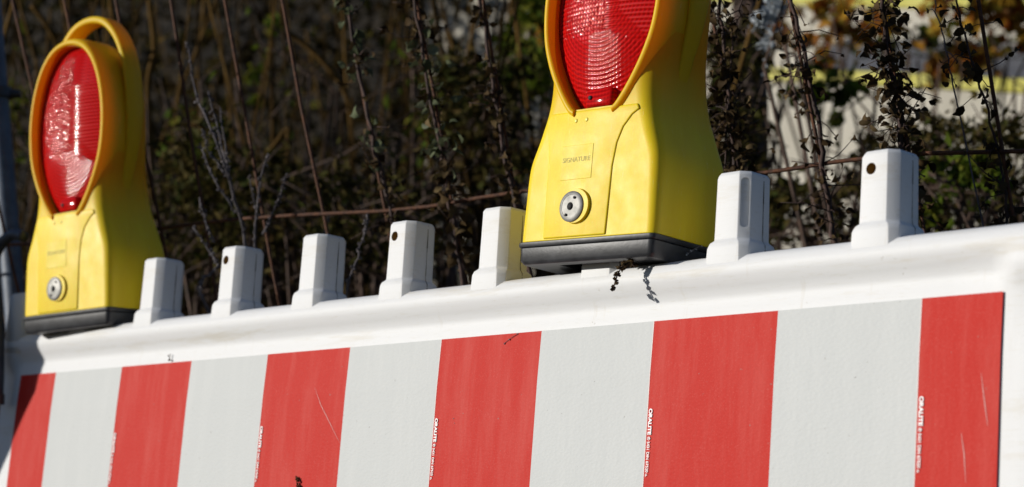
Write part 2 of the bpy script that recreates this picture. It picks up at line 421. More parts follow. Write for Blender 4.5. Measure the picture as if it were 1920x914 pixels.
# legs, lower rail and guard bars (below the picture)
def legs():
    b = MB(); b.box((-.76, -.03, .0), (-.70, .05, .70)); bevel(b.build('leg', M['white'], root, False), .006)
    b = MB(); b.box((.70, -.03, .0), (.76, .05, .70)); bevel(b.build('leg', M['white'], root, False), .006)
    b = MB(); b.box((-.698, -.02, .12), (.698, .03, .22)); bevel(b.build('lower_rail', M['white'], root, False), .006)
    for i in range(9):
        b = MB(); x = -.62+i*.155; b.box((x-.01, -.012, .222), (x+.01, .012, .66)); b.build('guard_bar', M['white'], root, False)
legs()
# ------------------------------------------------------------ warning lamp
def outline(n=64, grow=0.0):
    """lens opening: oval above, running down to a flat notch"""
    pts = []
    key = [(.025, .150), (.034, .160), (.045, .175), (.057, .196), (.0660, .220), (.0695, .25), (.067, .280), (.0585, .308), (.045, .330), (.026, .345), (.0, .3505)]
    right = []
    for i in range(len(key)-1):
        p0 = key[max(i-1, 0)]; p1 = key[i]; p2 = key[i+1]; p3 = key[min(i+2, len(key)-1)] if i+2 < len(key) else (-key[-2][0], key[-2][1])
        for k in range(4):
            t = k/4; q = []
            for a in (0, 1):
                q.append(.5*((2*p1[a]) + (-p0[a]+p2[a])*t + (2*p0[a]-5*p1[a]+4*p2[a]-p3[a])*t*t + (-p0[a]+3*p1[a]-3*p2[a]+p3[a])*t**3))
            right.append(tuple(q))
    right.append(key[-1])
    left = [(-x, z) for x, z in reversed(right[:-1])]
    pts = right + left
    if grow:
        c = (0, .25); out = []; n = len(pts)
        for i in range(n):
            a = pts[i-1]; b = pts[(i+1) % n]; tx, tz = b[0]-a[0], b[1]-a[1]; l = math.hypot(tx, tz) or 1
            nx, nz_ = tz/l, -tx/l
            out.append((pts[i][0]+nx*grow, pts[i][1]+nz_*grow))
        pts = out
    return pts
def make_lamp():
    r = empty('warning_lamp')
    # body shell
    secs = [(.022, .0875, .0490, .010), (.030, .0878, .0492, .010), (.060, .0874, .0510, .011), (.090, .0866, .0528, .012), (.104, .0842, .0530, .013), (.120, .0790, .0525, .015), (.135, .0745, .0515, .016), (.150, .0712, .0500, .018), (.170, .0695, .0480, .020),
            (.195, .0718, .0450, .022), (.220, .0760, .0430, .024), (.250, .0788, .0420, .025), (.280, .0765, .0415, .025), (.305, .0690, .0405, .025), (.325, .0580, .039, .024), (.342, .0430, .037, .022), (.352, .029, .0375, .019), (.3575, .015, .030, .013)]
    b = MB(); rs = []; fine = []
    for i in range(len(secs)-1):
        a = secs[max(i-1, 0)]; p = secs[i]; q = secs[i+1]; e = secs[min(i+2, len(secs)-1)]
        for k in range(3):
            t = k/3; fine.append([.5*((2*p[j]) + (-a[j]+q[j])*t + (2*a[j]-5*p[j]+4*q[j]-e[j])*t*t + (-a[j]+3*p[j]-3*q[j]+e[j])*t**3) for j in range(4)])
    fine.append(list(secs[-1]))
    for z, hx, hy, c in fine:
        rs.append([Vector((x, y+(hy-.050)*(.9 if z < .16 else 1), z)) for x, y in rrect(hx, hy, min(c, hx*.95, hy*.95), 6)])
    b.loft(rs); body = b.build('body', M['body'], r)
    bevel(body, .0025, 2, 60); bake(body)
    o = outline(); c = MB(); c.loft([[Vector((x, -.09, z)) for x, z in o], [Vector((x, .012, z)) for x, z in o]])
    boolean(body, [c.build('c', M['body'])])
    sharp(body, 38)
    # hood wall round the lens
    b = MB(); prof = [(-.0515, .0006), (-.0540, .0022), (-.0545, .0045), (-.0530, .0070), (-.0490, .0088), (-.036, .0100), (-.004, .0100), (-.004, .0)]
    def sweep(prof, name, mat, zmin=None):
        b = MB(); rs = []
        for i in range(len(outline())): pass
        cols = [outline(grow=g) for _, g in prof]; n = len(cols[0]); m_ = len(prof)
        rings = [[Vector((cols[j][i][0], prof[j][0], cols[j][i][1])) for j in range(m_)] for i in range(n)]
        vs = [p for q in rings for p in q]
        # skip the flat notch at the bottom (last -> first), close the ends
        fs = [(i*m_+j, i*m_+(j+1) % m_, (i+1)*m_+(j+1) % m_, (i+1)*m_+j) for i in range(n-1) for j in range(m_)]
        fs += [tuple(range(m_)), tuple((n-1)*m_+j for j in range(m_-1, -1, -1))]
        b.add(vs, fs); return b.build(name, mat, r)
    hood = sweep(prof, 'hood', M['hood']); sharp(hood, 50)
    # lens: dome filling the opening
    b = MB(); ol = outline(grow=-.0012); step = .0006; NX = 232; NZ = 372; X0 = -.0696; Z0 = .148
    rt = sorted([(z, x) for x, z in ol if x >= -1e-6]); idx = {}; vs = []
    def halfw(z):
        if z <= rt[0][0] or z >= rt[-1][0]: return 0
        for q in range(len(rt)-1):
            if rt[q][0] <= z <= rt[q+1][0]: return rt[q][1] + (rt[q+1][1]-rt[q][1])*(z-rt[q][0])/max(1e-9, rt[q+1][0]-rt[q][0])
        return 0
    pitch = math.pi/.0042; rl = random.Random(4); jit = {}
    def J(a, b_=0):
        k = (int(a), int(b_))
        if k not in jit: jit[k] = rl.uniform(.35, 1.5)
        return jit[k]
    for j in range(NZ+1):
        z = Z0+j*step; hw = halfw(z); zc = z-.246
        for i in range(NX+1):
            x = X0+i*step
            if abs(x) > hw: continue
            q2 = min(1, (x/.068)**2 + (zc/.108)**2); y = -.031-.021*math.sqrt(1-q2*.98)
            cz = abs(math.sin(z*pitch)); cx = abs(math.sin(x*pitch))
            if zc < -.026-.35*max(0, x-.01): h = .55*abs(math.sin(math.hypot(x, zc)*pitch)) + .18*cx
            elif x < .006: h = cx*cz*J(x*pitch/math.pi+500, z*pitch/math.pi)*1.3
            elif zc > .055: h = .35*cx
            else: h = .9*cz*J(900, z*pitch/math.pi)
            idx[(i, j)] = len(vs); vs.append((x, y-.00085*h, z))
    fs = []
    for (i, j) in idx:
        q = [idx.get(k) for k in ((i, j), (i+1, j), (i+1, j+1), (i, j+1))]
        if None not in q: fs.append(tuple(q))
    b.add(vs, fs); lens = b.build('lens', M['lens'], r, True, False)
    # bright bowl behind the lens
    b = MB(); vs = []
    for k in range(7):
        q = (k+.3)/6.3
        for i in range(32):
            a = 2*math.pi*i/32; vs.append((.058*q*math.cos(a), .011-.024*q*q, .252+.082*q*math.sin(a)))
    b.add(vs, [(k*32+i, k*32+(i+1) % 32, (k+1)*32+(i+1) % 32, (k+1)*32+i) for k in range(6) for i in range(32)]); b.build('reflector', M['refl'], lens)
    # lens foot with its screw
    b = MB(); b.loft([[Vector((x+.004, y, z)) for x, y in rrect(.0175-k, .010-k*.5, .004, 3)] for z, k in ((.151, .001), (.153, 0), (.166, 0), (.169, .003))])
    foot = b.build('lens_foot', M['lens'], lens); foot.location = (0, -.041, 0)
    b = MB(); b.tube([(-.006, -.0435, .160), (-.006, -.0450, .160)], .0022, 12); b.build('screw', M['dark'], foot).location = (0, .034, 0)
    # lens flange ring
    cols = [outline(grow=g) for g in (-.006, -.0002)]; n = len(cols[0])
    b = MB(); b.add([(x, -.036, z) for x, z in cols[0]]+[(x, -.038, z) for x, z in cols[1]], [(i, (i+1) % n, n+(i+1) % n, n+i) for i in range(n)])
    fl = b.build('flange', M['lens'], lens, True, False); fm = fl.modifiers.new('t', 'SOLIDIFY'); fm.thickness = .002
    # carrying handle: strap arching over the head, running down both sides as a rib
    hk = [(-.0660, .165), (-.0715, .195), (-.0790, .225), (-.0825, .255), (-.0805, .290), (-.0740, .323), (-.0620, .350), (-.0460, .370), (-.0260, .383), (0, .3875)]
    hk = hk + [(-x, z) for x, z in reversed(hk[:-1])]
    path = []
    for i in range(len(hk)-1):
        p0 = hk[max(i-1, 0)]; p1 = hk[i]; p2 = hk[i+1]; p3 = hk[min(i+2, len(hk)-1)]
        for k in range(4):
            t = k/4; path.append([.5*((2*p1[a]) + (-p0[a]+p2[a])*t + (2*p0[a]-5*p1[a]+4*p2[a]-p3[a])*t*t + (-p0[a]+3*p1[a]-3*p2[a]+p3[a])*t**3) for a in (0, 1)])
    path.append(list(hk[-1])); n = len(path); rings = []
    for i in range(n):
        a = path[max(i-1, 0)]; c = path[min(i+1, n-1)]; tx, tz = c[0]-a[0], c[1]-a[1]; l = math.hypot(tx, tz); nx, nz_ = -tz/l, tx/l
        k = min(1, min(i, n-1-i)/14); th = .0042*(.35+.65*k); wd = .014*(.5+.5*k)
        rings.append([Vector((path[i][0]+nx*e, y-.004, path[i][1]+nz_*e)) for e, y in ((-th, -wd+.002), (-th*.6, -wd), (th*.6, -wd), (th, -wd+.003), (th, wd-.003), (th*.6, wd), (-th*.6, wd), (-th, wd-.002))])
    b = MB(); b.loft(rings); h = b.build('handle', M['hood'], r)
    # raised centre panel on the front
    pl = [(-.054, .0235), (.0275, .0235), (.0300, .090), (.0335, .112), (.0400, .127), (.0500, .138), (.0590, .143), (.0560, .1485), (-.0560, .1485), (-.0610, .142), (-.0600, .133), (-.0570, .118), (-.0550, .100)]
    b = MB(); b.loft([[Vector((x, -.0480, z)) for x, z in pl], [Vector((x, -.0515, z)) for x, z in pl]])
    pn = b.build('front_panel', M['yellow'], r, False); bevel(pn, .0016, 3, 25)
    for p in pn.data.polygons: p.use_smooth = True
    # flat strip beside the panel, the step's shade painted in amber
    st = [(.0275, .0235), (.0300, .090), (.0335, .112), (.0400, .127), (.0500, .138), (.0600, .143)]
    b = MB(); vs = []
    for i, (x, z) in enumerate(st):
        wd = .0070 if i < 4 else (.0055, .0015)[i-4]
        vs += [(x-.0012, -.0494, z), (x+wd*.5, -.0493, z), (x+wd, -.0492, z)]
    b.add(vs, [(i*3+j, i*3+j+1, i*3+j+4, i*3+j+3) for i in range(len(st)-1) for j in range(2)])
    b.build('step', M['step_shade'], r, True, False)
    # name plate field with worn lettering
    b = MB(); b.box((-.037, -.0519, .080), (.004, -.0512, .114)); bevel(b.build('name_plate', M['yellow'], r, False), .0006)
    me = text_mb('SIGNATURE', .0066, M['faded'], 'lettering', None, .00005, .0001); scale_text(me, .036)
    t = bpy.data.objects.new('lettering', me); COL.objects.link(t); t.parent = r; t.rotation_euler = (R(90), 0, 0); t.location = (-.0350, -.0520, .0975)
    # two moulded dimples, moulded small print bars
    for x in (-.022, -.008):
        b = MB(); b.tube([(x, -.0512, .1385), (x, -.0522, .1385)], [.0026, .0014], 14); b.build('dimple', M['emboss'], r)
    b = MB(); rnd = random.Random(3)
    for row, (z, x0, x1) in enumerate([(.106, .048, .064), (.103, .050, .066), (.094, .048, .062), (.090, .048, .061), (.086, .048, .062), (.082, .047, .063), (.078, .047, .062), (.068, .047, .062), (.065, .047, .060)]):
        x = x0
        while x < x1:
            l = rnd.uniform(.001, .003); b.box((x, -.0494, z), (x+l, -.0489, z+.0013)); x += l+.0008
    b.build('moulded_marks', M['yellow'], r, False)
    b = MB()
    tri = [(.059, .041), (.068, .041), (.0635, .050)]
    for i in range(3):
        p, q = tri[i], tri[(i+1) % 3]; b.tube([(p[0], -.0489, p[1]), (q[0], -.0489, q[1])], .0005, 5)
    b.build('recycling_mark', M['emboss'], r)
    # lock: yellow boss and zinc disc
    b = MB(); b.tube([(-.0110, -.0512, .0530), (-.0110, -.0545, .0530)], [.0176, .0166], 40); sharp(b.build('lock_boss', M['yellow'], r), 40)
    b = MB(); cx, cz = -.0155, .0525
    prof = [(.0150, -.0540), (.0152, -.0554), (.0143, -.0561), (.0115, -.0565), (.0112, -.0562), (.004, -.0568), (.0032, -.0560)]
    vs = []; nn = 40
    for rad, y in prof:
        for i in range(nn): a = 2*math.pi*i/nn; vs.append((cx+rad*math.cos(a), y, cz+rad*math.sin(a)))
    b.add(vs, [(k*nn+i, k*nn+(i+1) % nn, (k+1)*nn+(i+1) % nn, (k+1)*nn+i) for k in range(len(prof)-1) for i in range(nn)])
    disc = b.build('lock', M['zinc'], r); sharp(disc, 40)
    b = MB(); b.tube([(cx, -.0559, cz), (cx, -.0571, cz)], .0033, 6)
    for a in (60, 240): b.tube([(cx+.0095*math.cos(R(a)), -.0566, cz+.0095*math.sin(R(a))), (cx+.0095*math.cos(R(a)), -.0574, cz+.0095*math.sin(R(a)))], .0014, 10)
    b.build('keyhole', M['dark'], disc)
    # black foot
    b = MB(); b.loft([[Vector((x, y, z)) for x, y in rrect(hx, hy, .006, 3)] for z, hx, hy in ((0, .0835, .0470), (.0035, .0865, .0495), (.0165, .0870, .0500))])
    base = b.build('base', M['black'], r)
    c = MB(); c.box((-.045, -.034, -.01), (.045, .034, .010)); boolean(base, [c.build('c', M['black'])]); bevel(base, .0008, 2, 50); sharp(base, 40)
    b = MB(); b.loft([[Vector((x, y, z)) for x, y in rrect(hx, hy, .006, 3)] for z, hx, hy in ((.0168, .0878, .0506), (.0180, .0888, .0514), (.0212, .0888, .0514), (.0222, .087, .0495))])
    sharp(b.build('rim', M['black'], base), 40)
    for ob in [q for q in bpy.data.objects if q.parent == r or (q.parent and q.parent.parent == r and q.parent.name.startswith('lens'))]:
        if ob.name.split('.')[0] in ('body', 'hood', 'lens', 'flange', 'handle', 'reflector') and ob.type == 'MESH':
            for v in ob.data.vertices:
                if v.co.z > .152: v.co.z = .152 + (v.co.z-.152)*1.085
    return r
def lamp_at(l, s, yaw, side, w=.0595, t=.0185, pitch=0, dk=1):
    l.matrix_basis = Matrix.Translation(W(s, t, w)) @ LM @ Matrix.Rotation(R(pitch), 4, 'X') @ Matrix.Rotation(R(side), 4, 'Y') @ Matrix.Rotation(R(yaw), 4, 'Z') @ Matrix.Diagonal((1, dk, 1, 1))
lampR = make_lamp(); lampL = copy_tree(lampR)
lamp_at(lampR, .976, 1.5, 1.8, .058, .0185, -.6); lamp_at(lampL, .054, 5.5, -1.0, .053, .0185, 4.6, .91)
tag(lampR, 'yellow warning lamp close to the camera, its top cut off by the frame', 'warning lamp', 'warning lamps on the barrier')
tag(lampL, 'yellow warning lamp with its whole carrying handle showing, at the far end of the barrier', 'warning lamp', 'warning lamps on the barrier')

# ------------------------------------------------------------ wire mesh fence behind
fd1 = at(300, 430, 2.72); fd2 = at(1920, 275, 2.10)
FD = (fd2-fd1).normalized(); fn = FD.cross(ZU).normalized()
upv = (ZU + fn*(-.12 if fn.dot(CAM-fd1) < 0 else .12)).normalized(); FN = FD.cross(upv).normalized()
def fp(x, y, off=0.0):
    p = on_plane(x, y, fd1, FN); return p + (CAM-p).normalized()*off
fence = empty('mesh_fence', fp(1000, 380) * 1.0); fence.location.z = 0
tag(fence, 'rusty welded wire mesh fence standing behind the barrier among dead weeds', 'fence')
bpy.context.view_layer.update()
def rel(p, o): return Vector(p) - o.location
wires = [(-205, 0, -85, 440), (-90, 0, 12, 440), (25, 0, 120, 440), (120, 0, 210, 440), (217, 0, 310, 480), (320, 0, 408, 590), (420, 0, 515, 520), (528, 0, 615, 440), (650, 0, 730, 440), (780, 0, 862, 470), (905, 0, 968, 370), (1040, 0, 1110, 400), (1182, 0, 1255, 420),
         (1330, 0, 1395, 330), (1480, 0, 1567, 450), (1650, 0, 1712, 330), (1832, 0, 1900, 415), (2010, 0, 2080, 415), (2190, 0, 2260, 415)]
WIRE = []
for x0, y0, x1, y1 in wires:
    a = fp(x0, y0); c = fp(x1, y1); d = (c-a); p0 = a - d*1.2; k = (a.z-.05)/(a.z-c.z); p1 = a + d*k
    WIRE.append((a, c)); b = MB()
    pts = [p0.lerp(p1, i/14) + Vector((random.uniform(-1, 1), random.uniform(-1, 1), 0))*.0015 for i in range(15)]
    b.tube([rel(p, fence) for p in pts], .0021, 8); b.build('upright_wire', M['rust'], fence)
for dz in (-.72, -.36, 0, .36, .72):
    pts = []
    for i in range(31):
        x = -300+i*85; yb = 430-(x-300)*.0957 if dz else {0: 0}.get(1, 0)
        yb = 430 - (x-300)*.0957
        if 300 <= x <= 970: yb -= 0.0 + 7*math.sin((x-300)/670*math.pi)*-.0
        p = fp(x, yb) + upv*dz; p += Vector((0, 0, 1))*.004*math.sin(i*.9)+Vector((0, 0, 1))*random.uniform(-.001, .001)
        pts.append(rel(p + (CAM-p).normalized()*.004, fence))
    b = MB(); b.tube(pts, .0023, 8); b.build('cross_wire', M['rust'], fence)

# ------------------------------------------------------------ leaves and stems
def rvec(rn): 
    while True:
        v = Vector((rn.uniform(-1, 1), rn.uniform(-1, 1), rn.uniform(-1, 1)))
        if .05 < v.length < 1: return v.normalized()
def flat_leaf(mb, p, size, rn, mi=0, aspect=.5):
    d = rvec(rn); n = d.cross(rvec(rn)).normalized(); w = d.cross(n)
    a = size*aspect
    mb.add([p-d*size*.5, p+n*a*.5+w*a*.2, p+d*size*.5, p-n*a*.5+w*a*.2], [(0, 1, 2, 3)], mi)
def curl_leaf(mb, p, d, size, rn, mi=0):
    """dried leaf: a cupped, crinkled little sheet hanging along d"""
    d = d.normalized(); n = d.cross(rvec(rn)).normalized(); w = d.cross(n); vs = []; curl = rn.uniform(.5, 2.4); tw = rn.uniform(-.8, .8)
    prof = [.12, .75, 1.0, .7, .1]
    for i in range(5):
        t = i/4; ang = curl*t; base = p + d*(math.sin(ang)/max(curl, .1))*size + w*((1-math.cos(ang))/max(curl, .1))*size
        nn = (n*math.cos(tw*t) + w*math.sin(tw*t))
        for j in (-1, 0, 1):
            h = prof[i]*size*.36
            cup = w*(-.5*h*abs(j)) if True else 0
            vs.append(base + nn*(j*h) + cup + rvec(rn)*size*.05)
    mb.add(vs, [(i*3+j, i*3+j+1, i*3+j+4, i*3+j+3) for i in range(4) for j in range(2)], mi)
def blob(mb, p, r, rn, mi=0):
    """small bud or seed head"""
    d = rvec(rn); u = d.cross(rvec(rn)).normalized(); w = d.cross(u); k = [rn.uniform(.7, 1.2) for _ in range(6)]
    mb.add([p+d*r*1.3*k[0], p-d*r*1.3*k[1], p+u*r*k[2], p-u*r*k[3], p+w*r*k[4], p-w*r*k[5]], [(0, 2, 4), (0, 4, 3), (0, 3, 5), (0, 5, 2), (1, 4, 2), (1, 3, 4), (1, 5, 3), (1, 2, 5)], mi)

def climber(px, label, seed, leaf='dryleaf', dens=1.0, size=.011, spread=.012, y_lo=None, green=None, rad=.0034, front=.006, stem='redstem'):
    """weed stem growing up through the mesh; px = list of (x, y) in the picture"""
    rn = random.Random(seed)
    P = [fp(x, y, front) for x, y in px]
    # down to the ground and a little on above
    d = (P[-1]-P[-2]).normalized(); foot = P[-1] + d*((P[-1].z-.02)/max(.3, -d.z)); top = P[0] + (P[0]-P[1]).normalized()*.16
    P = [top]+P+[P[-1].lerp(foot, .5), foot]
    o = empty('dried_weed', (foot.x, foot.y, 0)); tag(o, label, 'weed', 'dead weeds growing through the mesh fence')
    pts = []
    for i in range(len(P)-1):
        for k in range(6): pts.append(P[i].lerp(P[i+1], k/6) + rvec(rn)*.0022)
    pts.append(P[-1]); n = len(pts)
    b = MB(); b.tube([rel(p, o) for p in pts], [rad*(.5+.5*i/n) for i in range(n)], 7)
    lf = MB(); lo = MB()
    L = sum((pts[i+1]-pts[i]).length for i in range(n-1))
    cnt = int(L*150*dens)
    for q in range(cnt):
        i = rn.random()*(n-1); j = int(i); p = pts[j].lerp(pts[min(j+1, n-1)], i-j)
        cl = .5+.5*math.sin(i*1.7+seed)+.35*math.sin(i*.6+seed*2)
        if rn.random() > .35+.75*cl: continue
        dr = rvec(rn); dr.z -= .5; ln = rn.uniform(.004, spread)
        e = p + dr.normalized()*ln*rn.choice((1, 1, 2))
        if rn.random() < .5: b.tube([rel(p, o), rel(p.lerp(e, .5)+Vector((0, 0, .002)), o), rel(e, o)], .0005, 4)
        tgt = lf
        if green and green[0] < i/n < green[1] and rn.random() < .85: tgt = lo
        curl_leaf(tgt, rel(e, o), dr+rvec(rn)*.6, size*rn.uniform(.55, 1.35), rn)
    # side twigs
    for q in range(int(9*dens)):
        i = rn.randrange(3, max(4, n-14)); p = pts[i]; dr = (RT*rn.choice((-1, 1))*rn.uniform(.5, 1)+ZU*rn.uniform(-.2, .8)+rvec(rn)*.3).normalized(); l = rn.uniform(.02, .055)
        tw = [p, p+dr*l*.5+ZU*rn.uniform(-.006, .006), p+dr*l+ZU*rn.uniform(-.015, .01)]
        b.tube([rel(t, o) for t in tw], [.0008, .0006, .0004], 4)
        for t in range(rn.randint(1, 4)):
            f = rn.uniform(.3, 1); curl_leaf(lf, rel(tw[0].lerp(tw[2], f), o), rvec(rn)-ZU*.6, size*rn.uniform(.4, .9), rn)
    b.build('stem', M[stem], o)
    lf.build('dried_leaves', M[leaf], o, True, False)
    if lo.v: lo.build('green_leaves', M['olive'], o, True, False)
    return o
climber([(650, 0), (690, 220), (715, 330), (760, 500)], 'dead weed with pale green pods hanging along its upper stem', 5, green=(.05, .42), dens=1.1, size=.015, spread=.010)
climber([(778, 0), (812, 200), (835, 330), (862, 500)], 'leafy brown dead weed standing behind the gap between fourth and fifth white knobs', 8, dens=1.9, size=.015, spread=.016, green=(.2, .45))
climber([(900, 0), (925, 160), (945, 290), (975, 420)], 'thin dark dead weed just left of the near warning lamp', 3, dens=.9, size=.013, spread=.010)
climber([(1348, 0), (1362, 160), (1372, 260), (1385, 360)], 'dense bushy dead weed directly right of the near lamp', 21, dens=2.4, size=.012, spread=.022)
climber([(1388, 20), (1372, 70), (1365, 160), (1358, 330)], 'slender dead weed with tight seed buds leaning against the near lamp', 23, dens=1.0, size=.007, spread=.008, rad=.0014)
climber([(1486, 0), (1505, 95), (1530, 200), (1545, 330), (1566, 460)], 'dead weed with reddish stem and dangling seed pods between the last two white knobs', 31, dens=1.25, size=.011, spread=.024, rad=.0036)
climber([(1652, 0), (1668, 110), (1685, 200), (1692, 300), (1705, 460)], 'thickest dead weed, heavy with blackish curled leaves, above the last white knob', 37, dens=3.0, size=.013, spread=.021, rad=.004)
climber([(1790, -10), (1815, 100), (1845, 180), (1880, 330), (1890, 420)], 'sparse dead weed with a few black leaves near the right edge of the photo', 41, dens=.8, size=.012, spread=.016, rad=.0018)
climber([(1748, -10), (1764, 60), (1790, 160), (1840, 420)], 'thin bare dead stalk between the thickest weed and the rightmost wire', 43, dens=.12, size=.008, spread=.008, rad=.0011, stem='greystem')

def wormwood(lines, label, seed, depth):
    """grey stems beset with small buds"""
    rn = random.Random(seed); o = empty('wormwood', (0, 0, 0)); f = at(lines[0][-1][0], lines[0][-1][1], depth); o.location = (f.x, f.y, 0)
    tag(o, label, 'weed', 'grey wormwood stems behind the barrier')
    b = MB(); bd = MB()
    for li, ln in enumerate(lines):
        P = [at(x, y, depth+rn.uniform(-.02, .02)) for x, y in ln]
        if li == 0: P.append(Vector((f.x+.02, f.y, 0)))
        pts = []
        for i in range(len(P)-1):
            k = max(3, int((P[i+1]-P[i]).length/.02))
            for q in range(k): pts.append(P[i].lerp(P[i+1], q/k)+rvec(rn)*.0016)
        pts.append(P[-1]); n = len(pts)
        b.tube([rel(p, o) for p in pts], [.0009+.0012*min(1, i/12) for i in range(n)], 5)
        for i in range(min(n-1, 40)):
            for q in range(7):
                if rn.random() < .7: blob(bd, rel(pts[i].lerp(pts[i+1], rn.random())+rvec(rn)*rn.uniform(.001, .0042), o), rn.uniform(.0012, .0026), rn)
    b.build('stem', M['greystem'], o); bd.build('buds', M['bud'], o, False, False)
wormwood([[(352, 80), (365, 170), (395, 240), (425, 320), (455, 430), (470, 560)], [(392, 170), (412, 260), (430, 330)], [(378, 240), (395, 290), (428, 330)], [(412, 200), (425, 300), (440, 380)], [(375, 270), (400, 330), (440, 400)]], 'grey budded wormwood with the tallest forked stem, right of the far warning lamp', 2, 2.62)
wormwood([[(500, 290), (488, 350), (480, 420), (478, 600)], [(540, 325), (522, 380), (492, 440)], [(470, 330), (478, 390)]], 'short grey wormwood with upright tips above the second and third white knobs', 4, 2.60)
wormwood([[(360, 425), (392, 470), (410, 500), (385, 520), (372, 545), (398, 595)], [(372, 370), (388, 420), (402, 455)]], 'grey wormwood curling low between the first two white knobs', 6, 2.58)
wormwood([[(685, 430), (672, 480), (655, 530), (640, 640)], [(690, 400), (684, 440)]], 'small grey wormwood sprig right of the third white knob', 9, 2.5)
wormwood([[(590, 470), (582, 520), (570, 640)], [(618, 400), (600, 470)]], 'faint wormwood sprig behind the third white knob', 12, 2.75)

# pale thistle tuft upper right (out of focus)
def soft_shrub(name, label, cat, cx, cy, d, rx, ry, count, lsize, mat, seed, twigs=14, rz=.25, aspect=.5, group=None, stemmat='stem'):
    rn = random.Random(seed); c = at(cx, cy, d); o = empty(name, (c.x, c.y, 0)); tag(o, label, cat, group)
    b = MB(); lf = MB(); hx = rx/FPX*d; hz = ry/FPX*d
    for t in range(twigs):
        e = c + RT*rn.gauss(0, hx*.6) + F0*rn.gauss(0, rz*.5) + ZU*rn.uniform(-hz, hz)
        wide = .45 if (cx > 1400 and cy < 170) else .12
        if wide > .2 and t > 4: break
        base = Vector((c.x, c.y, 0)) + RT*rn.uniform(-wide, wide)
        mid = c + RT*rn.gauss(0, hx*1.1) - ZU*(hz*rn.uniform(.3, 1.6)) + rvec(rn)*.05
        pts = [base, mid, e, e+(e-mid)*.25+rvec(rn)*.03]
        b.tube([rel(p, o) for p in pts], [.005, .0032, .0020, .001], 5)
    clumps = [(c + RT*rn.uniform(-hx, hx)*.9 + ZU*rn.uniform(-hz, hz)*.9 + F0*rn.uniform(-rz, rz), rn.uniform(.3, 1)) for _ in range(max(3, count//45))]
    for t in range(count):
        q, s = rn.choice(clumps); p = q + Vector((rn.gauss(0, 1), rn.gauss(0, 1), rn.gauss(0, 1)))*.045*s*(hx+hz)*2.2
        if rn.random() < .15: p = c + RT*rn.gauss(0, hx*.6) + ZU*rn.gauss(0, hz*.6) + F0*rn.uniform(-rz, rz)
        flat_leaf(lf, rel(p, o), lsize*rn.uniform(.5, 1.4), rn, 0, aspect)
    b.build('branches', M[stemmat], o); lf.build('foliage', M[mat], o, False, False); return o
M['pale'] = leafy('pale_plume', [(.40, .44, .46), (.30, .33, .35), (.55, .58, .60)], .3)
g = 'shrubs behind the mesh fence'
soft_shrub('plume_grass', 'pale whitish feathery plume hanging at the top edge, right of the near lamp', 'plant', 1440, 30, 3.0, 22, 70, 420, .012, 'pale', 51, 3, .04)
soft_shrub('shrub', 'dark olive shrub behind the wire at the lower right, left of the last knob', 'shrub', 1520, 400, 3.3, 110, 70, 900, .020, 'brush', 52, 26, .2, .5, g)
soft_shrub('shrub', 'blackish dense shrub behind the rightmost fence wire', 'shrub', 1800, 360, 3.3, 150, 120, 3200, .016, 'brush', 53, 60, .2, .5, g)
soft_shrub('shrub', 'bright green leafy shrub crossing the yellow painted edge', 'shrub', 1560, 165, 3.7, 80, 45, 230, .028, 'green', 54, 12, .15, .6, g)
soft_shrub('shrub', 'shrub with mid green leaves low right of the last knob', 'shrub', 1790, 370, 2.95, 60, 70, 420, .020, 'green', 55, 12, .1, .6, g)
soft_shrub('shrub', 'yellow green shrub spilling over the pale riser below the top yellow edge', 'shrub', 1740, 78, 4.5, 170, 30, 300, .032, 'green', 70, 10, .15, .6, g)
soft_shrub('shrub', 'golden leaved shrub at the top edge above the yellow green one', 'shrub', 1500, 30, 4.6, 110, 45, 300, .034, 'autumn', 71, 10, .15, .6, g)
soft_shrub('shrub', 'orange leaved autumn shrub in the top right corner', 'shrub', 1860, 60, 4.3, 110, 65, 520, .035, 'autumn', 56, 14, .2, .7, g)
soft_shrub('shrub', 'orange brown autumn shrub at the top, between the reddish weed and the thickest weed', 'shrub', 1600, 40, 4.3, 75, 55, 330, .035, 'autumn', 57, 12, .2, .7, g)
soft_shrub('shrub', 'yellow green shrub just left of the near lamp head', 'shrub', 990, 100, 4.0, 55, 95, 600, .030, 'green', 58, 12, .2, .6, g)
soft_shrub('shrub', 'amber leaved shrub touching the left side of the near lamp', 'shrub', 1010, 70, 4.2, 40, 60, 260, .032, 'autumn', 59, 8, .15, .6, g)
soft_shrub('shrub', 'dark brown shrub filling the space between the near lamp and the wall', 'shrub', 1375, 200, 3.6, 45, 190, 1700, .022, 'brush', 60, 30, .2, .5, g)
soft_shrub('shrub', 'dim green shrub behind the middle of the photo', 'shrub', 900, 260, 3.6, 90, 130, 1500, .022, 'brush', 61, 24, .25, .5, g)
soft_shrub('shrub', 'sparse green sprig behind the pale podded weed', 'shrub', 780, 200, 3.9, 60, 80, 260, .024, 'green', 62, 8, .2, .5, g)
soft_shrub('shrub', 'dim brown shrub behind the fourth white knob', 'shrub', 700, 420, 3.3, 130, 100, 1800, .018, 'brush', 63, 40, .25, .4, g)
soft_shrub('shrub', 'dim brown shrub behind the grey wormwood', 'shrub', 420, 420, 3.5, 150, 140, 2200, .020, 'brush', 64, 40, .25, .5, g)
soft_shrub('shrub', 'sparse yellowish sprig beside the second rusty wire from the far lamp', 'shrub', 500, 120, 3.9, 70, 90, 130, .024, 'green', 65, 6, .2, .5, g)
soft_shrub('shrub', 'faint green shrub at the left edge behind the far lamp', 'shrub', 30, 200, 4.0, 60, 90, 260, .026, 'green', 66, 10, .2, .5, g)
soft_shrub('shrub', 'faint green shrub right of the far lamp foot', 'shrub', 370, 280, 3.8, 60, 80, 160, .030, 'green', 67, 8, .2, .6, g)
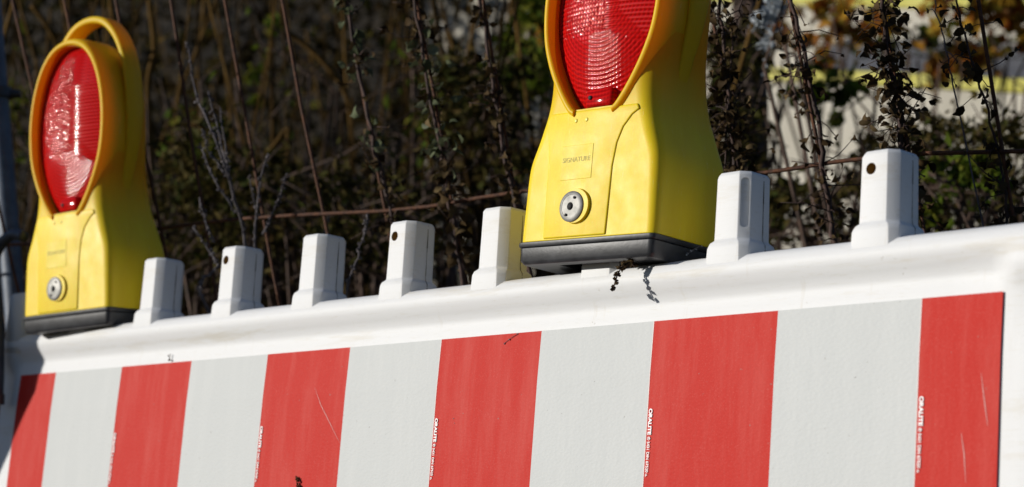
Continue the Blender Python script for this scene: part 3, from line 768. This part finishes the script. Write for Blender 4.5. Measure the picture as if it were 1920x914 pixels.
soft_shrub('shrub', 'black shrub mass across the lower part of the wall behind the last two knobs', 'shrub', 1690, 290, 3.5, 130, 50, 600, .022, 'brush', 68, 22, .2, .5, g)

# standing dry stalks behind (a mass)
rn = random.Random(77); b = MB()
for i in range(300):
    x = rn.uniform(-350, 1250); d = rn.uniform(3.5, 4.6); c = at(x, 300, d)
    h = rn.uniform(1.1, 2.3); a = R(rn.gauss(0, 12)); lean = RT*math.sin(a)+F0*rn.uniform(-.15, .15)
    base = Vector((c.x, c.y, 0)); pts = [base]
    bend = rvec(rn)*rn.uniform(.02, .12)
    for k in range(1, 6): pts.append(base + (ZU+lean)*h*k/5 + bend*math.sin(k*.9))
    r0 = rn.choice((.0025, .003, .004, .006, .009)); b.tube(pts, [r0*(1-.14*k) for k in range(6)], 5)
tag(b.build('dry_stalks', M['straw'], None), 'tangle of blurred tan and brown dead stalks filling the dark background', 'stalks', None, 'stuff')
rn = random.Random(78); b = MB()
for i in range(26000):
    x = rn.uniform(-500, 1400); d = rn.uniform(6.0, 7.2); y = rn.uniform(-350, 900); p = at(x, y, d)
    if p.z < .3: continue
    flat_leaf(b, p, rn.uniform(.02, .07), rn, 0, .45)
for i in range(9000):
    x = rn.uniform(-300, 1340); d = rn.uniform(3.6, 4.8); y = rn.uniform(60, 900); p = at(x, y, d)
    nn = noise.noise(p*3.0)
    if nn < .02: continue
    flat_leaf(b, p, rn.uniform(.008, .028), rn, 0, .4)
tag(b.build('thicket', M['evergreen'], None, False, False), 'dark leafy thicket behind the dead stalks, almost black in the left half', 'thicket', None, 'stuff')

# arching bramble canes
for i, (pl, d, lab) in enumerate([([(360, 230), (420, 262), (470, 300), (505, 285), (540, 240)], 3.6, 'arching tan cane behind the leftmost rusty wires'),
                             ([(300, 300), (370, 330), (420, 300), (470, 340), (480, 420)], 3.5, 'looping pale dead cane behind the tall wormwood'),
                             ([(540, 60), (600, 110), (650, 180), (660, 260)], 3.9, 'thin bowed cane behind the podded weed'),
                             ([(280, 0), (290, 90), (278, 160), (285, 300)], 3.7, 'upright tan cane right of the far lamp head'),
                             ([(60, 10), (95, 60), (120, 130), (135, 300)], 3.9, 'tan cane rising behind the far lamp handle')]):
    P = [at(x, y, d) for x, y in pl]; o = empty('cane', (P[-1].x, P[-1].y, 0)); tag(o, lab, 'cane', 'dead canes in the background')
    pts = []
    P = [P[0]]+P+[P[-1]]
    for q in range(1, len(P)-2):
        for k in range(5):
            t = k/5; pts.append(.5*((2*P[q]) + (P[q+1]-P[q-1])*t + (2*P[q-1]-5*P[q]+4*P[q+1]-P[q+2])*t*t + (3*P[q]-P[q-1]-3*P[q+1]+P[q+2])*t**3))
    pts.append(P[-1]); pts.append(Vector((P[-1].x, P[-1].y, 0)))
    c = MB(); c.tube([rel(p, o) for p in pts], .0055, 6); c.build('stem', M['straw'], o)

# dark post in the undergrowth
pb = at(1408, 200, 4.0); o = empty('wooden_post', (pb.x, pb.y, 0)); tag(o, 'dark weathered wooden post half hidden by weeds, right of the near lamp', 'post')
c = MB(); c.loft([[Vector((x, y, z)) for x, y in rrect(.026, .026, .008, 2)] for z in (0, 2.1)]); c.build('shaft', M['stem'], o)
c = MB(); c.loft([[Vector((x, y, z)) for x, y in rrect(h, h, .008, 2)] for z, h in ((2.101, .030), (2.12, .030), (2.14, .012))]); c.build('cap', M['stem'], o)

# ------------------------------------------------------------ terraced wall with yellow edges
tw = empty('terrace_wall', (0, 0, 0)); tag(tw, 'cream terrace wall with yellow painted edges and grey paving on its steps, behind the weeds at right', 'wall')
A = at(1424, 150, 5.25); B = at(2150, 186, 4.75); tw.location = (A.x, A.y, 0)
along = (B-A); 
back = ZU.cross(Vector((along.x, along.y, 0)).normalized()); back = back if back.dot(F0) > 0 else -back
def slab(name, mat, a, bq, d0, z0, d1, z1, thick, parent=tw, t0=0.0):
    """strip from a to bq, front edge d0 behind/z0 up, back edge d1/z1"""
    q = MB()
    vs = []
    for p in (a, bq):
        vs += [p+back*d0+ZU*z0, p+back*d1+ZU*z1, p+back*d1+ZU*(z1-thick), p+back*d0+ZU*(z0-thick)]
    q.add([rel(v, parent) for v in vs], [(0, 1, 2, 3), (7, 6, 5, 4), (0, 4, 5, 1), (1, 5, 6, 2), (2, 6, 7, 3), (3, 7, 4, 0)])
    return bevel(q.build(name, mat, parent, False), .004, 2)
slab('lower_wall', M['cream'], A, B, .0, -.002, .16, -.002, 1.5)
slab('painted_edge', M['paint'], A, B, -.006, .034, .10, .034, .034)
slab('paving', M['paving'], A, B, .102, .033, .62, .235, .10)
A2 = A - along*1.45; B2 = B
slab('upper_wall', M['cream'], A2, B2, .60, .315, .76, .315, 1.6)
slab('painted_edge', M['paint'], A2, B2, .594, .350, .70, .350, .034)
slab('paving', M['paving'], A2, B2, .702, .349, 1.5, .62, .10)

# ------------------------------------------------------------ left edge: fence tube, clamp and bent pipe
P0 = at(-14, 60, 3.05); P1 = at(17, 440, 3.00)
d = (P1-P0); o = empty('fence_post', (P1.x, P1.y, 0)); 
tag(o, 'blue grey steel tube with a black clamp at the left edge', 'post')
foot = P0 + d*((P0.z)/(P0.z-P1.z))
o.location = (foot.x, foot.y, 0)
c = MB(); c.tube([rel(P0-d*.3, o), rel(foot, o)], .0155, 20); sharp(c.build('tube', M['steel'], o), 50)
k = P0 + d*.31; c = MB(); c.tube([rel(k-d*.025, o), rel(k+d*.025, o)], .021, 20); c.tube([rel(k-RT*.04, o), rel(k+RT*.034, o)], .0065, 12); sharp(c.build('clamp', M['black'], o), 50)
pl = [(45, 444), (26, 440), (4, 456), (-10, 490), (-6, 560), (-2, 640), (-4, 742)]
pts = [on_plane(x, y, ORG + (LM @ Vector((0, 1, 0)))*-.022, LM @ Vector((0, 1, 0))) for x, y in pl]; o = empty('bent_pipe', (pts[-1].x, pts[-1].y, 0)); tag(o, 'dark blue bent steel pipe over the far end of the barrier', 'pipe')
pts2 = []
PP = [pts[0]]+pts+[pts[-1]]
for q in range(1, len(PP)-2):
    for kk in range(6):
        t = kk/6; pts2.append(.5*((2*PP[q]) + (PP[q+1]-PP[q-1])*t + (2*PP[q-1]-5*PP[q]+4*PP[q+1]-PP[q+2])*t*t + (3*PP[q]-PP[q-1]-3*PP[q+1]+PP[q+2])*t**3))
pts2.append(pts[-1]); c = MB(); c.tube([rel(p, o) for p in pts2], .0075, 12); c.build('tube', M['darksteel'], o)
c = MB(); e = pts2[-1]; c.tube([rel(e+ZU*.002, o), rel(e-ZU*.012, o)], .0092, 14); sharp(c.build('end_cap', M['black'], o), 40)

# ------------------------------------------------------------ bits lying on the barrier
def twig(pts, label, seed, name='seed_twig', n=9, br=.0022, th=.0005, mat='dryleaf', cat='twig', smat='stem'):
    rn = random.Random(seed); o = empty(name, pts[0]); tag(o, label, cat)
    b = MB(); bd = MB(); b.tube([rel(p, o) for p in pts], th, 5)
    L = len(pts)-1
    for i in range(n):
        f = i/max(1, n-1)*L; j = min(int(f), L-1); p = pts[j].lerp(pts[j+1], f-j)
        for q in range(3): blob(bd, rel(p+rvec(rn)*br*.9, o), br*rn.uniform(.5, .9), rn)
    b.build('stem', M[smat], o); bd.build('buds', M[mat], o, False, False); return o
def onb(x, y, t=-.010, off=0):  # point on a leaning plane t behind the film
    n = LM @ Vector((0, 1, 0)); p = on_plane(x, y, ORG + n*t, n); return p - n*off
twig([onb(1190, 500, -.008), onb(1180, 492, -.022), onb(1166, 500, -.028), onb(1158, 515, -.030), onb(1150, 540, -.031)], 'dried seed twig hanging over the rail below the near lamp', 5, n=11, br=.0030, th=.0007)
sx_ = LM @ Vector((1, 0, 0)); sp = [on_plane(x, y, W(1.0665, 0, 0), sx_) for x, y in ((1288, 476), (1300, 469), (1314, 461))]
twig([p for p in sp], 'pale dried sprig caught on the black side of the near lamp base', 6, n=4, br=.0013, mat='pale', smat='greystem')
twig([onb(559, 896, -.007), onb(561, 905, -.008), onb(560, 922, -.009)], 'brown seed head touching a red stripe at the bottom edge', 7, n=5, br=.0028)
twig([onb(318, 667, -.0025), onb(318, 677, -.0025)], 'tiny black seed stuck on the rail above the second red stripe', 8, n=2, br=.0017)
twig([onb(946, 644, -.0028), onb(955, 636, -.003), onb(970, 627, -.0025)], 'pale husk with a thread stuck at the top edge of the middle red stripe', 9, n=3, br=.0009, mat='pale', th=.00025, smat='greystem')
twig([onb(851, 786, -.0048), onb(853, 794, -.0048)], 'tiny pale husk stuck on the middle red stripe', 10, n=2, br=.0008, mat='pale', th=.0002, smat='greystem')

# ------------------------------------------------------------ post added outside the frame, bent so its shadow covers the barrier's far end
SAZ, SEL = R(38), R(14)
SUN = Vector((-math.sin(SAZ)*math.cos(SEL), -math.cos(SAZ)*math.cos(SEL), math.sin(SEL)))
tgt = Vector((-.143, -.01, .99)); pc = tgt + SUN*.55
o = empty('shadow_post', (pc.x, pc.y, 0)); tag(o, 'unseen grey square post, added and bent to shade the far end of the barrier', 'post')
c = MB(); c.loft([[Vector((x+dx, y, z)) for x, y in rrect(.062, .062, .012, 3)] for z, dx in ((.03, -.20), (.80, -.15), (1.08, 0), (1.32, .01))]); c.build('shaft', M['galv'], o)
c = MB(); c.loft([[Vector((x, y, z)) for x, y in rrect(.14, .14, .03, 3)] for z in (0, .03)]); c.build('foot_plate', M['galv'], o)

# ------------------------------------------------------------ ground and hill
N = 90; b = MB(); vs = []; 
def hgt(p):
    q = (Vector((p.x, p.y, 0))-Vector((CAM.x, CAM.y, 0))); f = q.dot(F0)
    h = 0
    if f > 6.4: h = min(3.2, (f-6.4)*1.05) + max(0, min(6, (f-9)*.25))
    return max(0, h) + .04*noise.noise(p*.8)*(1 if f > 5 else 0)
xs = [(-40+80*i/N) for i in range(N+1)]
def warp(t): return math.copysign(abs(t)**1.5*60, t)
for j in range(N+1):
    for i in range(N+1):
        p = Vector((warp(2*i/N-1)+CAM.x-3, warp(2*j/N-1)+CAM.y+3, 0)); vs.append((p.x, p.y, hgt(p)-.005))
b.add(vs, [(j*(N+1)+i, j*(N+1)+i+1, (j+1)*(N+1)+i+1, (j+1)*(N+1)+i) for j in range(N) for i in range(N)])
tag(b.build('ground', M['soil'], None, True, False), None, None, None, 'structure')

# ------------------------------------------------------------ light, world, camera
w = bpy.data.worlds.new('World'); scene.world = w; w.use_nodes = True; nt = w.node_tree
sky = nt.nodes.new('ShaderNodeTexSky'); sky.sky_type = 'NISHITA'; sky.sun_disc = False; sky.ozone_density = 3.0; sky.air_density = 1.4; sky.dust_density = .4; sky.sun_elevation = SEL; sky.sun_rotation = math.atan2(SUN.x, SUN.y)
tint = nt.nodes.new('ShaderNodeMix'); tint.data_type = 'RGBA'; tint.blend_type = 'MULTIPLY'; tint.inputs[0].default_value = 1; tint.inputs[7].default_value = (.82, .94, 1.28, 1); nt.links.new(sky.outputs[0], tint.inputs[6]); nt.links.new(tint.outputs[2], nt.nodes['Background'].inputs[0]); nt.nodes['Background'].inputs[1].default_value = .05
sl = bpy.data.lights.new('sun', 'SUN'); sl.energy = 4.4; sl.angle = R(.53); sl.color = (1, .955, .88)
so = bpy.data.objects.new('sun', sl); COL.objects.link(so); so.rotation_euler = SUN.to_track_quat('Z', 'Y').to_euler(); so.location = (-3, -4, 5)

cam = bpy.data.cameras.new('camera'); co = bpy.data.objects.new('camera', cam); COL.objects.link(co); scene.camera = co
cam.sensor_width = 36; cam.lens = FPX/1920*36; cam.clip_end = 500; cam.clip_start = .05
mt = Matrix((RT, UP, -FW)).transposed().to_4x4(); mt.translation = CAM; co.matrix_world = mt
cam.dof.use_dof = True; cam.dof.focus_distance = 2.03; cam.dof.aperture_fstop = 5.8; cam.dof.aperture_blades = 9
scene.view_settings.view_transform = 'Standard'; scene.view_settings.look = 'None'; scene.view_settings.exposure = .08; scene.view_settings.gamma = 1
scene.render.engine = 'CYCLES'
scene.cycles.max_bounces = 8
